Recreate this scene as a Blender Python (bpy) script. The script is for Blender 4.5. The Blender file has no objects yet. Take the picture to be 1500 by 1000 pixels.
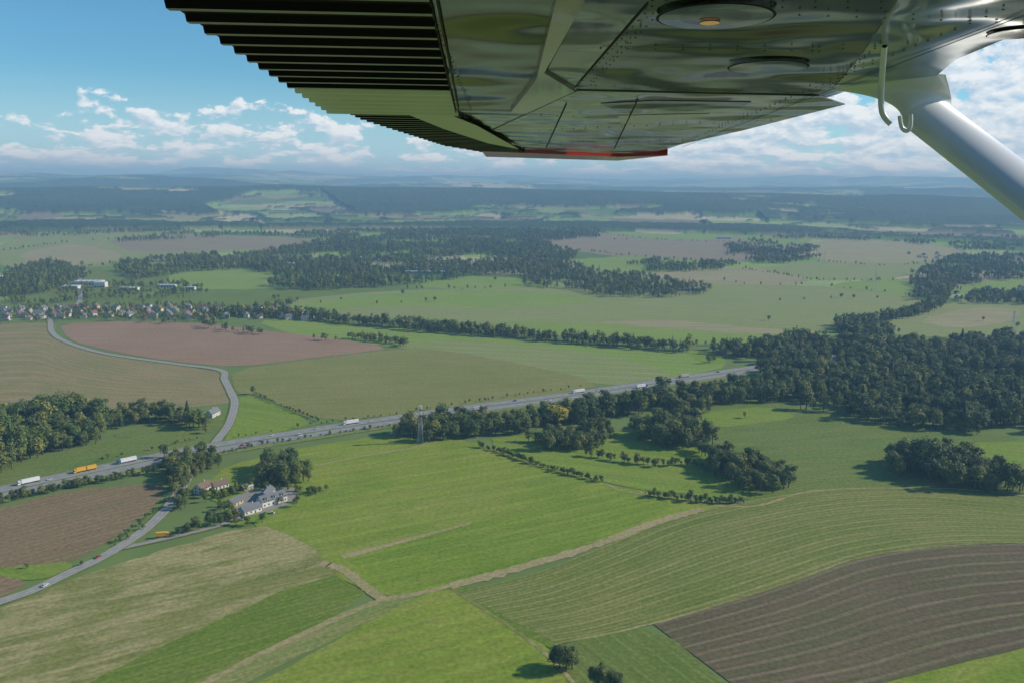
import bpy, bmesh, math, random
import numpy as np
from mathutils import Vector, Matrix
random.seed(7); rng=np.random.default_rng(7)
scn=bpy.context.scene
COL=scn.collection
H=250.0; FPX=1250.0
# ------------------------------------------------------------------ camera
p=math.atan((500-262)/FPX); rho=math.radians(0.72)
F0=np.array([0,math.cos(p),-math.sin(p)]);R0=np.array([1.,0,0]);U0=np.array([0,math.sin(p),math.cos(p)])
R=R0*math.cos(rho)+U0*math.sin(rho);U=-R0*math.sin(rho)+U0*math.cos(rho)
cd=bpy.data.cameras.new('camera');cam=bpy.data.objects.new('camera',cd);COL.objects.link(cam)
cd.sensor_width=36;cd.lens=FPX/1500*36;cd.clip_start=0.05;cd.clip_end=150000
m=Matrix.Identity(4)
for i in range(3):
    m[i][0]=R[i];m[i][1]=U[i];m[i][2]=-F0[i]
m[2][3]=H
cam.matrix_world=m
scn.camera=cam
CAM=np.array([0,0,H])
def ray(u,v): return F0*FPX+R*(u-750)+U*(500-v)
# ground survey: photo feature -> metric map position on the plain
def G(u,v,z=0.0):
    d=ray(u,v);t=-(H-z)/d[2];return np.array([d[0]*t,d[1]*t])
def GP(l): return np.array([G(*q) for q in l])
# ------------------------------------------------------------------ noise
def vn(x,y,s=0.):
    xi=np.floor(x);yi=np.floor(y);fx=x-xi;fy=y-yi
    fx=fx*fx*(3-2*fx);fy=fy*fy*(3-2*fy)
    def h(a,b):
        q=np.sin(a*127.1+b*311.7+s*74.7)*43758.5453
        return q-np.floor(q)
    return (h(xi,yi)*(1-fx)+h(xi+1,yi)*fx)*(1-fy)+(h(xi,yi+1)*(1-fx)+h(xi+1,yi+1)*fx)*fy
def fbm(x,y,s=0.,o=5):
    r=0;a=.5;t=0
    for i in range(o):
        r=r+a*vn(x,y,s+i*3.1);t+=a;a*=.5;x=x*2.03+5.1;y=y*2.03+1.7
    return r/t
def sst(a,b,x):
    t=np.clip((x-a)/(b-a),0,1);return t*t*(3-2*t)
def hgt(x,y):
    D=np.hypot(x,y)
    f=fbm(x/4200+3,y/2000+1,1.);g=fbm(x/2600+13,y/3000+4,21.)
    h=sst(4400,7400,y+900*(f-.5))*112
    h=h-65*sst(7800,9500,D)+ 90*sst(9800,12500,D+2500*(f-.5))
    h=h-45*sst(13000,15000,D)+95*sst(15000,20000,D)
    h=h+sst(5000,9000,D)*(f-.5)*170+sst(8000,12000,D)*(g-.5)*220
    k=fbm(x/3000+9,y/7000,4.,4)
    h=h+sst(14000,20000,D)*(k-.46)*340+sst(19000,24000,D)*sst(.5,.8,vn(x/3000+.85,y/30000,14.))*110
    h=h+sst(4400,6000,D)*(fbm(x/700,y/600,2.)-.5)*30
    return h*sst(4300,5200,D)
# ------------------------------------------------------------------ node helpers
class N:
    def __init__(s,mat):
        mat.use_nodes=True;s.t=mat.node_tree;s.t.nodes.clear()
    def n(s,ty,ins=None,**k):
        x=s.t.nodes.new(ty)
        for a,b in k.items(): setattr(x,a,b)
        for a,b in (ins or {}).items(): s.set(x.inputs[a],b)
        return x
    def set(s,sock,b):
        if isinstance(b,bpy.types.NodeSocket): s.t.links.new(b,sock)
        else: sock.default_value=b
    def m(s,op,a,b=0.,c=0.,clamp=False):
        return s.n('ShaderNodeMath',{0:a,1:b,2:c},operation=op,use_clamp=clamp).outputs[0]
    def mix(s,f,a,b,mode='MIX'):
        x=s.n('ShaderNodeMix',data_type='RGBA',blend_type=mode)
        s.set(x.inputs[0],f);s.set(x.inputs[6],a if not isinstance(a,tuple) else (*a,1));s.set(x.inputs[7],b if not isinstance(b,tuple) else (*b,1))
        return x.outputs[2]
    def noise(s,vec,sc,det=4,ro=.55):
        return s.n('ShaderNodeTexNoise',{'Vector':vec,'Scale':sc,'Detail':det,'Roughness':ro}).outputs[0]
    def ramp(s,f,a,b):
        return s.n('ShaderNodeMapRange',{0:f,1:a,2:b,3:0.,4:1.},interpolation_type='SMOOTHSTEP').outputs[0]
    def out(s,col,rough=.9,spec=.15,**k):
        b=s.n('ShaderNodeBsdfPrincipled',{'Roughness':rough,'Specular IOR Level':spec})
        s.set(b.inputs['Base Color'],col if not isinstance(col,tuple) else (*col,1))
        for a,v in k.items(): s.set(b.inputs[a.replace('_',' ')],v)
        o=s.n('ShaderNodeOutputMaterial');s.t.links.new(b.outputs[0],o.inputs[0]);return b
def simple(name,col,rough=.6,spec=.4,var=.15,sc=1.,**k):
    mt=bpy.data.materials.new(name);n=N(mt)
    tc=n.n('ShaderNodeTexCoord').outputs['Object']
    f=n.noise(tc,sc,4)
    c=n.mix(f,tuple(x*(1-var) for x in col),tuple(min(1,x*(1+var)) for x in col))
    n.out(c,rough,spec,**k);return mt
def field(name,c1,c2,c3=None,ang=0.,per=0.,amt=.25,streak=.5,uv=False,big=.008,row=None,patch=None,patchamt=.8,pth=.47):
    """c1/c2 crop tone, c3 streak tone; ang row direction (deg), per = tramline spacing (m)"""
    mt=bpy.data.materials.new(name);n=N(mt)
    tc=n.n('ShaderNodeTexCoord');ob=tc.outputs['Object']
    if uv: vec=n.n('ShaderNodeUVMap').outputs[0]
    else: vec=n.n('ShaderNodeMapping',{'Vector':ob,'Rotation':(0,0,math.radians(-ang))}).outputs[0]
    c=n.mix(n.ramp(n.noise(ob,big,6,.6),.32,.68),c1,c2)
    st=n.n('ShaderNodeMapping',{'Vector':vec,'Scale':(.006,.11,1)}).outputs[0]
    sf=n.ramp(n.noise(st,1.,5,.65),.42,.66)
    if c3: c=n.mix(n.m('MULTIPLY',sf,streak),c,c3)
    if patch:
        pv=n.n('ShaderNodeMapping',{'Vector':vec,'Scale':(.016,.07,1)}).outputs[0]
        pf=n.ramp(n.m('ADD',n.noise(pv,1.,8,.72),n.m('MULTIPLY',n.m('SUBTRACT',n.noise(ob,.012,3),.5),.6)),pth,pth+.15)
        c=n.mix(n.m('MULTIPLY',pf,patchamt),c,patch)
    st2=n.n('ShaderNodeMapping',{'Vector':vec,'Scale':(.02,.5,1)}).outputs[0]
    f2=n.noise(st2,1.,3,.6)
    c=n.mix(n.m('MULTIPLY',n.ramp(f2,.3,.7),.3),c,tuple(x*.62 for x in c1))
    if per>0:
        y=n.n('ShaderNodeSeparateXYZ',{0:vec}).outputs[1]
        wob=n.m('MULTIPLY',n.noise(vec,.01,2),3.)
        ph=n.m('MULTIPLY',n.m('ADD',y,wob),2*math.pi/per)
        w=n.ramp(n.m('SINE',ph),.55,.98)
        brk=n.ramp(n.noise(st,1.7,3,.6),.25,.6)
        c=n.mix(n.m('MULTIPLY',n.m('MULTIPLY',w,brk),amt),c,row or tuple(min(1,x*1.5+.03) for x in c1))
        w2=n.ramp(n.m('SINE',n.m('ADD',n.m('MULTIPLY',ph,2.),1.3)),.2,.95)
        c=n.mix(n.m('MULTIPLY',w2,amt*.5),c,tuple(x*.6 for x in c1))
    fine=n.noise(ob,.35,5,.7)
    c=n.mix(n.ramp(fine,.25,.75),n.mix(1.,c,(.7,.72,.7),'MULTIPLY'),n.mix(1.,c,(1.28,1.24,1.2),'MULTIPLY'))
    n.out(c,.95,.05);return mt
# ------------------------------------------------------------------ mesh helpers
def mkobj(name,verts,faces,mats,idx=None,uvs=None,smooth=False,link=True,parent=None):
    me=bpy.data.meshes.new(name);me.from_pydata([tuple(map(float,v)) for v in verts],[],faces)
    for q in (mats if isinstance(mats,(list,tuple)) else [mats]): me.materials.append(q)
    if idx is not None: me.polygons.foreach_set('material_index',idx)
    if smooth: me.polygons.foreach_set('use_smooth',[True]*len(me.polygons))
    if uvs is not None:
        l=me.uv_layers.new(name='UVMap')
        vi=np.zeros(len(me.loops),dtype=int);me.loops.foreach_get('vertex_index',vi)
        l.data.foreach_set('uv',np.asarray(uvs)[vi].ravel())
    me.update()
    ob=bpy.data.objects.new(name,me)
    if link: COL.objects.link(ob)
    if parent: ob.parent=parent
    return ob
ZK=[0.05]
def nz(): ZK[0]+=0.006; return ZK[0]
def densify(P,step,jit,closed=True):
    out=[];n=len(P)
    for i in range(n if closed else n-1):
        a=P[i];b=P[(i+1)%n];L=np.hypot(*(b-a));k=max(1,min(60,int(L/step)))
        for j in range(k):
            q=a+(b-a)*j/k
            if j>0 or not closed: q=q+rng.normal(0,jit,2)
            out.append(q)
    if not closed: out.append(P[-1])
    return np.array(out)
def smooth_poly(P,closed=True,k=1):
    for _ in range(k):
        Q=[];n=len(P)
        for i in range(n if closed else n-1):
            a=P[i];b=P[(i+1)%n];Q+= [a*.8+b*.2,a*.2+b*.8]
        if not closed: Q=[P[0]]+Q+[P[-1]]
        P=np.array(Q)
    return P
def sheet(name,px,mat,z=None,k=1,jit=.6,step=9):
    P=densify(smooth_poly(GP(px),True,k),step,jit);z=nz() if z is None else z
    bm=bmesh.new();vs=[bm.verts.new((a,b,z)) for a,b in P];f=bm.faces.new(vs)
    bm.normal_update()
    if f.normal.z<0: f.normal_flip()
    bmesh.ops.triangulate(bm,faces=[f])
    me=bpy.data.meshes.new(name);bm.to_mesh(me);bm.free();me.materials.append(mat)
    o=bpy.data.objects.new(name,me);COL.objects.link(o);return o
def resamp(P,n):
    s=np.r_[0,np.cumsum(np.hypot(*np.diff(P,axis=0).T))];t=np.linspace(0,s[-1],n)
    return np.c_[np.interp(t,s,P[:,0]),np.interp(t,s,P[:,1])],s[-1]
def crom(P,k=10):
    P=np.array(P);Q=np.vstack([2*P[0]-P[1],P,2*P[-1]-P[-2]]);o=[]
    for i in range(1,len(Q)-2):
        a,b,c,d=Q[i-1:i+3]
        for j in range(k):
            t=j/k;o.append(.5*((2*b)+(c-a)*t+(2*a-5*b+4*c-d)*t*t+(3*b-a-3*c+d)*t**3))
    o.append(P[-1]);return np.array(o)
def loft(name,top,bot,mat,n=60,mm=8):
    A,La=resamp(crom(GP(top)),n);B,Lb=resamp(crom(GP(bot)),n);z=nz()
    w=np.mean(np.hypot(*(A-B).T));V=[];UV=[];Fc=[]
    for j in range(mm+1):
        for i in range(n):
            q=A[i]+(B[i]-A[i])*j/mm;V.append((q[0],q[1],z));UV.append((i/(n-1)*(La+Lb)/2,j/mm*w))
    for j in range(mm):
        for i in range(n-1):
            a=j*n+i;Fc.append((a,a+n,a+n+1,a+1))
    return mkobj(name,V,Fc,mat,uvs=UV)
def ribbon_data(C,o1,o2,z1,z2=None):
    z2=z1 if z2 is None else z2
    T=np.gradient(C,axis=0);T/=np.hypot(*T.T)[:,None];Nn=np.c_[-T[:,1],T[:,0]]
    a=C+Nn*o1;b=C+Nn*o2;V=[(*q,z1) for q in a]+[(*q,z2) for q in b];n=len(C)
    return V,[(i+n,i,i+1,i+1+n) for i in range(n-1)] if o1<o2 else [(i,i+n,i+n+1,i+1) for i in range(n-1)]
class MB:
    def __init__(s): s.v=[];s.f=[];s.m=[]
    def add(s,V,Fc,mi=0):
        k=len(s.v);s.v+=[tuple(q) for q in V];s.f+=[tuple(i+k for i in f) for f in Fc];s.m+=[mi]*len(Fc)
    def box(s,x0,x1,y0,y1,z0,z1,mi=0):
        s.add([(x0,y0,z0),(x1,y0,z0),(x1,y1,z0),(x0,y1,z0),(x0,y0,z1),(x1,y0,z1),(x1,y1,z1),(x0,y1,z1)],
              [(0,3,2,1),(4,5,6,7),(0,1,5,4),(1,2,6,5),(2,3,7,6),(3,0,4,7)],mi)
    def prism(s,prof,y0,y1,mi=0):  # profile in x,z
        n=len(prof);V=[(a,y0,b) for a,b in prof]+[(a,y1,b) for a,b in prof]
        s.add(V,[tuple(range(n)),tuple(range(2*n-1,n-1,-1))]+[(i,(i+1)%n+0,(i+1)%n+n,i+n)[::-1] for i in range(n)],mi)
    def cyl(s,p0,p1,r0,r1,n=8,mi=0,cap=True):
        p0=Vector(p0);p1=Vector(p1);d=(p1-p0).normalized();a=d.orthogonal().normalized();b=d.cross(a)
        V=[p0+(a*math.cos(2*math.pi*i/n)+b*math.sin(2*math.pi*i/n))*r0 for i in range(n)]+[p1+(a*math.cos(2*math.pi*i/n)+b*math.sin(2*math.pi*i/n))*r1 for i in range(n)]
        Fc=[(i,(i+1)%n,(i+1)%n+n,i+n) for i in range(n)]
        if cap: Fc+=[tuple(range(n-1,-1,-1)),tuple(range(n,2*n))]
        s.add(V,Fc,mi)
    def obj(s,name,mats,**k): return mkobj(name,s.v,s.f,mats,idx=s.m,**k)
def inst(name,me,loc,rot=0.,sc=1.):
    o=bpy.data.objects.new(name,me);o.location=loc;o.rotation_euler=(0,0,rot);o.scale=(sc,sc,sc) if not isinstance(sc,tuple) else sc;COL.objects.link(o);return o
# ------------------------------------------------------------------ terrain sheet
ang=np.radians(np.r_[np.linspace(-180,-42,24,endpoint=False),np.linspace(-42,42,1000),np.linspace(42,180,25)[1:]])
rad=np.r_[1.,60,200,400,700,1000,1400,np.linspace(1800,4000,50,endpoint=False),4000*np.power(60000/4000,np.linspace(0,1,290))]
A,Rr=np.meshgrid(ang,rad);X=np.sin(A)*Rr;Y=np.cos(A)*Rr
Z=hgt(X,Y)
def pip(P,x,y):
    ins=np.zeros(np.shape(x),bool);n=len(P)
    for i in range(n):
        x1,y1=P[i];x2,y2=P[(i+1)%n]
        if y1==y2: continue
        c=((y1>y)!=(y2>y))&(x<(x2-x1)*(y-y1)/(y2-y1)+x1);ins^=c
    return ins
# voronoi patchwork of distant fields
ns=5600;sx=rng.uniform(-22000,22000,ns);sy=np.abs(rng.normal(0,1,ns))*8500+1500
from mathutils.kdtree import KDTree
kd=KDTree(ns)
for i in range(ns): kd.insert((sx[i]*.7,sy[i],0),i)
kd.balance()
wx=(X+160*(fbm(X/400,Y/400,7.)-.5));wy=(Y+160*(fbm(X/400,Y/400,8.)-.5))
n2=[kd.find_n((a*.7,b,0),2) for a,b in zip(wx.ravel(),wy.ravel())]
cell=np.array([q[0][1] for q in n2]).reshape(X.shape)
edge=np.array([q[1][2]-q[0][2] for q in n2]).reshape(X.shape)
pal=np.array([(.19,.29,.06),(.13,.2,.05),(.26,.25,.12),(.24,.34,.07),(.22,.18,.12),(.38,.34,.19),(.1,.17,.045),(.28,.34,.13),(.42,.38,.24),(.2,.31,.06)])
cp=pal[rng.integers(0,len(pal),ns)]
C=cp[cell]*(0.85+.3*fbm(X/120,Y/120,3.)[...,None])
Dd=np.hypot(X,Y)
fm=fbm(X/1000+2,Y/650+8,11.)
forest=sst(.50,.53,fm+.15*sst(4800,5600,Y)*(1-sst(7400,8200,Y))-.01*sst(8200,9000,Dd))*sst(4150,4300,Dd)
hedge=((edge<26)&(fbm(X/260,Y/260,31.,3)>.44)&(Dd>2300))*1.
hedge=hedge*(Dd<12000)
clr=[[(300,308),(380,300),(470,300),(520,314),(420,322),(330,318)],[(640,275),(700,270),(790,279),(700,283)],[(1000,323),(1110,320),(1130,328),(1030,331)],[(1150,300),(1230,296),(1260,303),(1180,307)]]
for c in clr:
    P=GP([(a,b+ (6 if b<300 else 3)) for a,b in c]);forest=forest*(1-pip(P,X,Y))
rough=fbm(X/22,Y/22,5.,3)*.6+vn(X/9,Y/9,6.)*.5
fade=1-sst(9000,16000,Dd)*.4
hd=hedge*(Dd>4200)
fo=np.maximum(forest,hd)
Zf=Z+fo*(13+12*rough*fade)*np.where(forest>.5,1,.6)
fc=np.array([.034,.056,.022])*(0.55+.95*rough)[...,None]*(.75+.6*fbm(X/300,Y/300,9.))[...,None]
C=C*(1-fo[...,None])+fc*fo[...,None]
nearm=(1-sst(1800,2300,Dd))[...,None];C=C*(1-nearm)+np.array([.14,.2,.06])*nearm
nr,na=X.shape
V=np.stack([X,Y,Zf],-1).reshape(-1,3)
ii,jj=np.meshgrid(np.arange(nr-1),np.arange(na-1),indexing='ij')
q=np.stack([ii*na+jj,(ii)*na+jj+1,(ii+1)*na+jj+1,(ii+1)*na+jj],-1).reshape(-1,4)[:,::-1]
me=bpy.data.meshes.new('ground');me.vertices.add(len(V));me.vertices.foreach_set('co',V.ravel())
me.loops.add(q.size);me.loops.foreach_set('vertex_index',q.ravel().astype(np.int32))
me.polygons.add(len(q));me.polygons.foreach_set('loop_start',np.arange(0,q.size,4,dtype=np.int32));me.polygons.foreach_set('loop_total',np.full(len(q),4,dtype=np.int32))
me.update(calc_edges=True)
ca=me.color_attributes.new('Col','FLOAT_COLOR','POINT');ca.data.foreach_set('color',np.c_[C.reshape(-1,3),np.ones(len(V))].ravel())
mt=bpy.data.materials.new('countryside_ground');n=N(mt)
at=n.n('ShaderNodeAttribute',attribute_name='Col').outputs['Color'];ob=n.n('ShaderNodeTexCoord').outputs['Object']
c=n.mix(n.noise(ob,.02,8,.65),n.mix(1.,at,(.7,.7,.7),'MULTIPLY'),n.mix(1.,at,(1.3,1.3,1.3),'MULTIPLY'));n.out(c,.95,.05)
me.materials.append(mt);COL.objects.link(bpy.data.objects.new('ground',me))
# ------------------------------------------------------------------ fields
GB=(.2,.27,.032);GB2=(.24,.295,.042)
m_bright=field('bright_grass',GB,GB2,(.28,.285,.08),ang=28,per=24,amt=.14,streak=.55,patch=(.15,.235,.028),patchamt=.7)
m_straw=field('stubble_with_regrowth',(.17,.2,.05),(.205,.22,.06),(.27,.255,.1),ang=32,per=12,amt=.25,streak=.7,row=(.32,.29,.13),patch=(.39,.34,.17),patchamt=.85,pth=.43)
m_dark=field('dark_grass',(.12,.19,.025),(.15,.21,.03),(.21,.23,.06),ang=34,per=9,amt=.2,streak=.5,patch=(.19,.22,.06),patchamt=.4,pth=.52)
m_lush=field('lush_grass',(.165,.25,.026),(.2,.275,.034),(.25,.27,.07),ang=30,per=16,amt=.2,streak=.5,patch=(.135,.22,.022),patchamt=.6)
m_rows=field('mown_rows',(.14,.19,.034),(.175,.215,.05),(.27,.26,.1),uv=True,per=8.5,amt=.6,streak=.75,row=(.29,.28,.115),patch=(.225,.235,.07),patchamt=.6)
m_soil=field('ploughed_soil',(.135,.105,.064),(.17,.132,.082),(.115,.13,.05),uv=True,per=13,amt=.45,streak=.8,row=(.27,.22,.145),patch=(.12,.13,.048),patchamt=.55)
m_brown=field('bare_brown_soil',(.3,.195,.13),(.34,.225,.155),(.24,.19,.12),ang=8,per=18,amt=.15,streak=.5)
m_brown2=field('brown_soil_rows',(.22,.16,.09),(.26,.185,.105),(.17,.16,.07),ang=45,per=7,amt=.4,streak=.5,row=(.34,.26,.15))
m_tan=field('harvested_tan',(.245,.225,.095),(.22,.22,.085),(.35,.265,.15),uv=True,per=26,amt=.45,streak=.9,row=(.13,.17,.045),patch=(.33,.25,.14),patchamt=.8,pth=.44)
m_corn=field('maize_crop',(.215,.225,.07),(.25,.245,.085),(.18,.205,.058),ang=12,per=10,amt=.2,streak=.5,patch=(.17,.2,.05),patchamt=.35)
m_mead=field('meadow',(.135,.2,.045),(.165,.215,.055),(.21,.22,.075),ang=15,streak=.5,patch=(.115,.18,.035),patchamt=.6)
m_mead2=field('bright_meadow',(.19,.28,.036),(.215,.295,.045),(.13,.21,.028),ang=-20,streak=.6,patch=(.22,.25,.065),patchamt=.5)
m_pale=field('pale_green_crop',(.21,.275,.085),(.24,.29,.1),(.3,.28,.14),ang=-8,per=30,amt=.2,streak=.8,big=.004,patch=(.27,.27,.12),patchamt=.6)
m_green=field('green_crop',(.19,.29,.055),(.225,.315,.065),(.28,.28,.1),ang=-12,per=24,amt=.2,streak=.5)
m_far_tan=field('far_tan',(.33,.285,.165),(.36,.315,.185),(.25,.26,.115),ang=5,per=30,amt=.15,streak=.8,patch=(.23,.25,.1),patchamt=.4)
m_far_pur=field('far_fallow',(.27,.215,.15),(.3,.24,.17),(.23,.23,.12),ang=-5,streak=.6,patch=(.2,.22,.11),patchamt=.4)
m_track=field('dirt_track',(.37,.31,.17),(.33,.285,.14),(.24,.25,.09),ang=30,streak=.6,patch=(.26,.26,.1),patchamt=.5,pth=.52)
m_yard=simple('gravel_yard',(.27,.25,.21),.9,.1,.2,.3)
S=sheet
# far to near
S('field',[(0,352),(110,340),(200,336),(330,345),(440,347),(430,362),(330,366),(250,385),(130,392),(0,400)],m_pale)
S('field',[(150,352),(260,344),(460,350),(540,352),(440,368),(330,366),(200,372)],m_far_pur)
S('field',[(20,372),(110,356),(180,372),(170,384),(60,392)],m_far_tan)
S('field',[(210,396),(300,388),(385,396),(405,412),(390,424),(250,424)],m_green)
S('field',[(0,400),(130,392),(250,400),(240,430),(60,436),(0,436)],m_mead)
S('field',[(790,352),(880,338),(960,340),(1090,348),(1180,352),(1190,372),(1060,386),(900,376),(830,366)],m_far_pur)
S('field',[(880,340),(960,335),(1060,346),(1040,352),(940,350)],m_green)
S('field',[(1080,346),(1110,340),(1170,338),(1196,354),(1140,360),(1100,356)],m_green)
S('field',[(830,386),(910,374),(1060,384),(1070,392),(950,402),(870,398)],m_green)
S('field',[(1190,352),(1300,350),(1420,366),(1400,380),(1300,396),(1200,384)],m_far_tan)
S('field',[(1190,384),(1300,386),(1400,380),(1330,408),(1200,412),(1090,394)],m_pale)
S('field',[(1040,395),(1090,390),(1200,410),(1120,422),(1020,420),(960,412),(900,402)],m_far_tan)
S('field',[(1210,416),(1330,406),(1355,436),(1250,432)],m_green)
S('field',[(1390,420),(1500,405),(1560,408),(1560,432),(1420,436)],m_green)
S('field',[(600,418),(680,404),(770,408),(830,420),(700,428)],m_green)
S('field',[(1270,478),(1350,452),(1420,440),(1560,440),(1560,482),(1400,495),(1300,490)],m_pale)
S('field',[(1340,470),(1420,450),(1500,452),(1480,472),(1400,482)],m_far_tan)
S('field',[(1480,512),(1560,508),(1560,540),(1500,532)],m_green)
S('field',[(0,436),(120,434),(260,432),(420,424),(600,424),(560,440),(350,455),(240,464),(0,470)],m_mead)
S('field',[(340,462),(420,440),(560,426),(800,420),(1060,416),(1220,420),(1360,438),(1330,455),(1255,478),(1245,492),(1150,500),(1000,505),(760,488),(600,474),(440,458)],m_pale)
S('field',[(420,446),(560,430),(760,424),(900,440),(760,452),(560,448),(440,458)],m_green)
S('field',[(700,470),(960,476),(1200,482),(1245,492),(1150,500),(1000,503),(800,488)],m_green)
S('field',[(860,472),(980,468),(1100,480),(1230,487),(1100,490),(960,480)],m_far_tan)
S('field',[(370,470),(450,466),(600,482),(900,508),(1040,520),(1070,536),(1000,552),(930,566),(860,560),(680,522),(560,506),(440,494)],m_green)
S('field',[(560,506),(680,498),(900,520),(1000,552),(930,566),(860,560),(680,522)],m_pale)
S('field',[(1000,512),(1048,515),(1068,533),(1030,534)],m_mead2)
loft('field',[(-60,478),(70,473),(85,496),(150,517),(240,531),(322,544)],[(-60,615),(0,612),(100,606),(180,604),(260,598),(338,590)],m_tan)
S('field',[(86,474),(190,470),(300,474),(440,490),(585,509),(470,523),(345,538),(250,529),(160,514),(100,498)],m_brown)
S('field',[(337,542),(470,524),(600,509),(690,518),(900,562),(760,585),(640,602),(468,619),(375,577),(345,577)],m_corn)
S('field',[(346,582),(374,579),(466,620),(400,634),(328,655),(330,640)],m_mead2)
S('meadow',[(-60,735),(-60,692),(0,684),(150,648),(240,632),(312,626),(300,652),(150,690)],m_mead)
S('meadow',[(150,640),(230,618),(330,600),(330,630),(250,640)],m_mead)
S('meadow',[(980,590),(1120,585),(1330,630),(1520,640),(1560,770),(1160,735),(1090,740),(1020,650)],m_mead)
S('meadow',[(1022,604),(1128,594),(1175,612),(1036,628)],m_mead2)
S('meadow',[(1400,648),(1560,645),(1560,712),(1500,706),(1470,680)],m_mead2)
S('meadow',[(690,645),(830,630),(1000,635),(1060,690),(1120,735),(890,712)],m_mead2)
S('field',[(296,712),(330,682),(440,655),(590,634),(695,646),(785,678),(885,708),(1000,730),(1090,742),(1010,752),(900,785),(760,828),(660,856),(560,876),(480,840),(370,768)],m_bright)
S('field',[(500,810),(700,765),(890,712),(1000,735),(900,782),(760,826),(660,855),(560,876)],m_lush)
S('field_margin',[(498,812),(560,798),(640,777),(690,764),(692,767),(640,781),(560,803),(504,818)],m_track,jit=1.2)
S('field',[(-150,960),(0,888),(150,832),(375,765),(440,790),(490,830),(500,840),(60,1040),(-150,1080)],m_straw)
S('field',[(40,1040),(478,834),(550,876),(200,1040)],m_dark)
S('field',[(200,1040),(548,874),(640,862),(280,1040)],field('strip_crop',(.18,.23,.06),(.21,.25,.075),(.32,.28,.12),ang=35,per=5,amt=.3,streak=.8))
S('field',[(270,1060),(620,868),(668,862),(720,885),(805,950),(900,1060)],m_bright)
S('field',[(655,862),(700,858),(830,940),(800,952)],m_dark)
loft('field',[(670,866),(780,840),(880,802),(1010,752),(1170,722),(1300,714),(1420,722),(1560,738)],[(815,942),(880,932),(960,912),(1130,862),(1260,817),(1380,798),(1470,794),(1560,793)],m_rows)
S('field',[(815,945),(960,912),(1130,1060),(850,1060)],field('dull_grass',(.13,.185,.038),(.155,.205,.048),(.2,.22,.07),ang=120,per=9,amt=.2,streak=.5))
loft('field',[(957,914),(1130,864),(1260,819),(1380,800),(1470,796),(1560,795)],[(1110,1030),(1200,1018),(1300,1000),(1400,972),(1500,948),(1560,930)],m_soil)
S('field',[(1110,1030),(1290,1002),(1400,973),(1500,950),(1600,930),(1600,1060),(1120,1060)],m_bright)
S('field',[(-80,765),(0,745),(110,716),(236,708),(240,722),(215,752),(150,800),(100,824),(30,832),(-80,840)],m_brown2)
S('field',[(-80,840),(40,828),(100,822),(110,830),(60,850),(0,848)],m_mead2)
S('field',[(-80,850),(0,842),(45,853),(0,876),(-80,900)],m_brown2)
S('yard',[(285,722),(300,708),(340,702),(372,712),(420,700),(470,712),(478,722),(440,738),(400,756),(360,772),(330,768),(330,740)],m_mead2)
S('yard',[(332,735),(370,715),(430,712),(440,730),(400,748),(350,758)],m_yard,jit=.3)
# ------------------------------------------------------------------ roads
m_asph=simple('asphalt',(.24,.24,.235),.85,.2,.18,.15)
m_asph2=simple('country_asphalt',(.28,.27,.255),.88,.2,.2,.12)
m_mark=simple('road_paint',(.7,.7,.68),.7,.3,.1,1.)
m_grassverge=field('verge_grass',(.14,.2,.05),(.18,.22,.07),(.26,.24,.12),streak=.6)
m_rail=simple('galvanised_rail',(.4,.41,.42),.4,.5,.1,1.,Metallic=.6)
MW=crom(GP([(-260,780),(-100,748),(0,724),(150,691),(300,660),(450,636),(580,616),(700,599),(830,582),(1000,557),(1150,535),(1320,512),(1500,490)]),30)
mw=MB()
for o1,o2,z1,z2,mi in [(-21,-14.2,.5,1.55,2),(14.2,21,1.55,.5,2),(-14.2,-2,1.6,1.6,0),(2,14.2,1.6,1.6,0),(-2,2,1.58,1.58,2),
    (-13.3,-13.1,1.62,1.62,1),(-2.9,-2.7,1.62,1.62,1),(13.1,13.3,1.62,1.62,1),(2.7,2.9,1.62,1.62,1)]:
    v,f=ribbon_data(MW,o1,o2,z1,z2);mw.add(v,f,mi)
D,L=resamp(MW,int(np.sum(np.hypot(*np.diff(MW,axis=0).T))/6))
for o in (-9.8,-6.4,6.4,9.8):
    v,f=ribbon_data(D,o-.1,o+.1,1.62);mw.add(v,f[::2],1)
for o in (-14.,-.4,.4,14.):
    v,f=ribbon_data(MW,o-.02,o+.02,2.0,2.35);mw.add(v,f,3)
mw.obj('motorway',[m_asph,m_mark,m_grassverge,m_rail])
def road(name,px,w,mat,z=None,mark=False,verge=1.5,wob=0.):
    Cc=crom(GP(px),14);z=nz() if z is None else z;b=MB()
    v,f=ribbon_data(Cc,-w/2,w/2,z)
    if wob: v=[(a+random.gauss(0,wob),c_+random.gauss(0,wob),d_) for a,c_,d_ in v]
    b.add(v,f,0)
    if verge:
        for s in (-1,1):
            a1,a2=sorted((s*w/2,s*(w/2+verge)));v,f=ribbon_data(Cc,a1,a2,z-.012);b.add(v,f,1)
    if mark:
        Dd,_=resamp(Cc,max(4,int(np.sum(np.hypot(*np.diff(Cc,axis=0).T))/5)))
        v,f=ribbon_data(Dd,-.08,.08,z+.012);b.add(v,f[::2],2)
        for s in (-1,1):
            v,f=ribbon_data(Cc,s*(w/2-.35)-.07,s*(w/2-.35)+.07,z+.012);b.add(v,f,2)
    return b.obj(name,[mat,m_grassverge,m_mark])
ZR=.62
road('country_road',[(60,452),(73,470),(76,486),(95,500),(150,517),(250,532),(322,542),(329,556),(340,578),(344,592),(336,620),(318,645),(300,668),(282,690),(262,722),(235,755),(200,785),(150,816),(100,840),(40,868),(-60,900)],7.5,m_asph2,ZR,True)
road('farm_lane',[(178,803),(215,795),(260,785),(320,770),(350,758),(375,745)],4,m_asph2,ZR-.05)
road('village_road',[(60,452),(110,448),(118,430),(112,420),(125,395)],9,m_asph2,ZR-.1)
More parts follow.
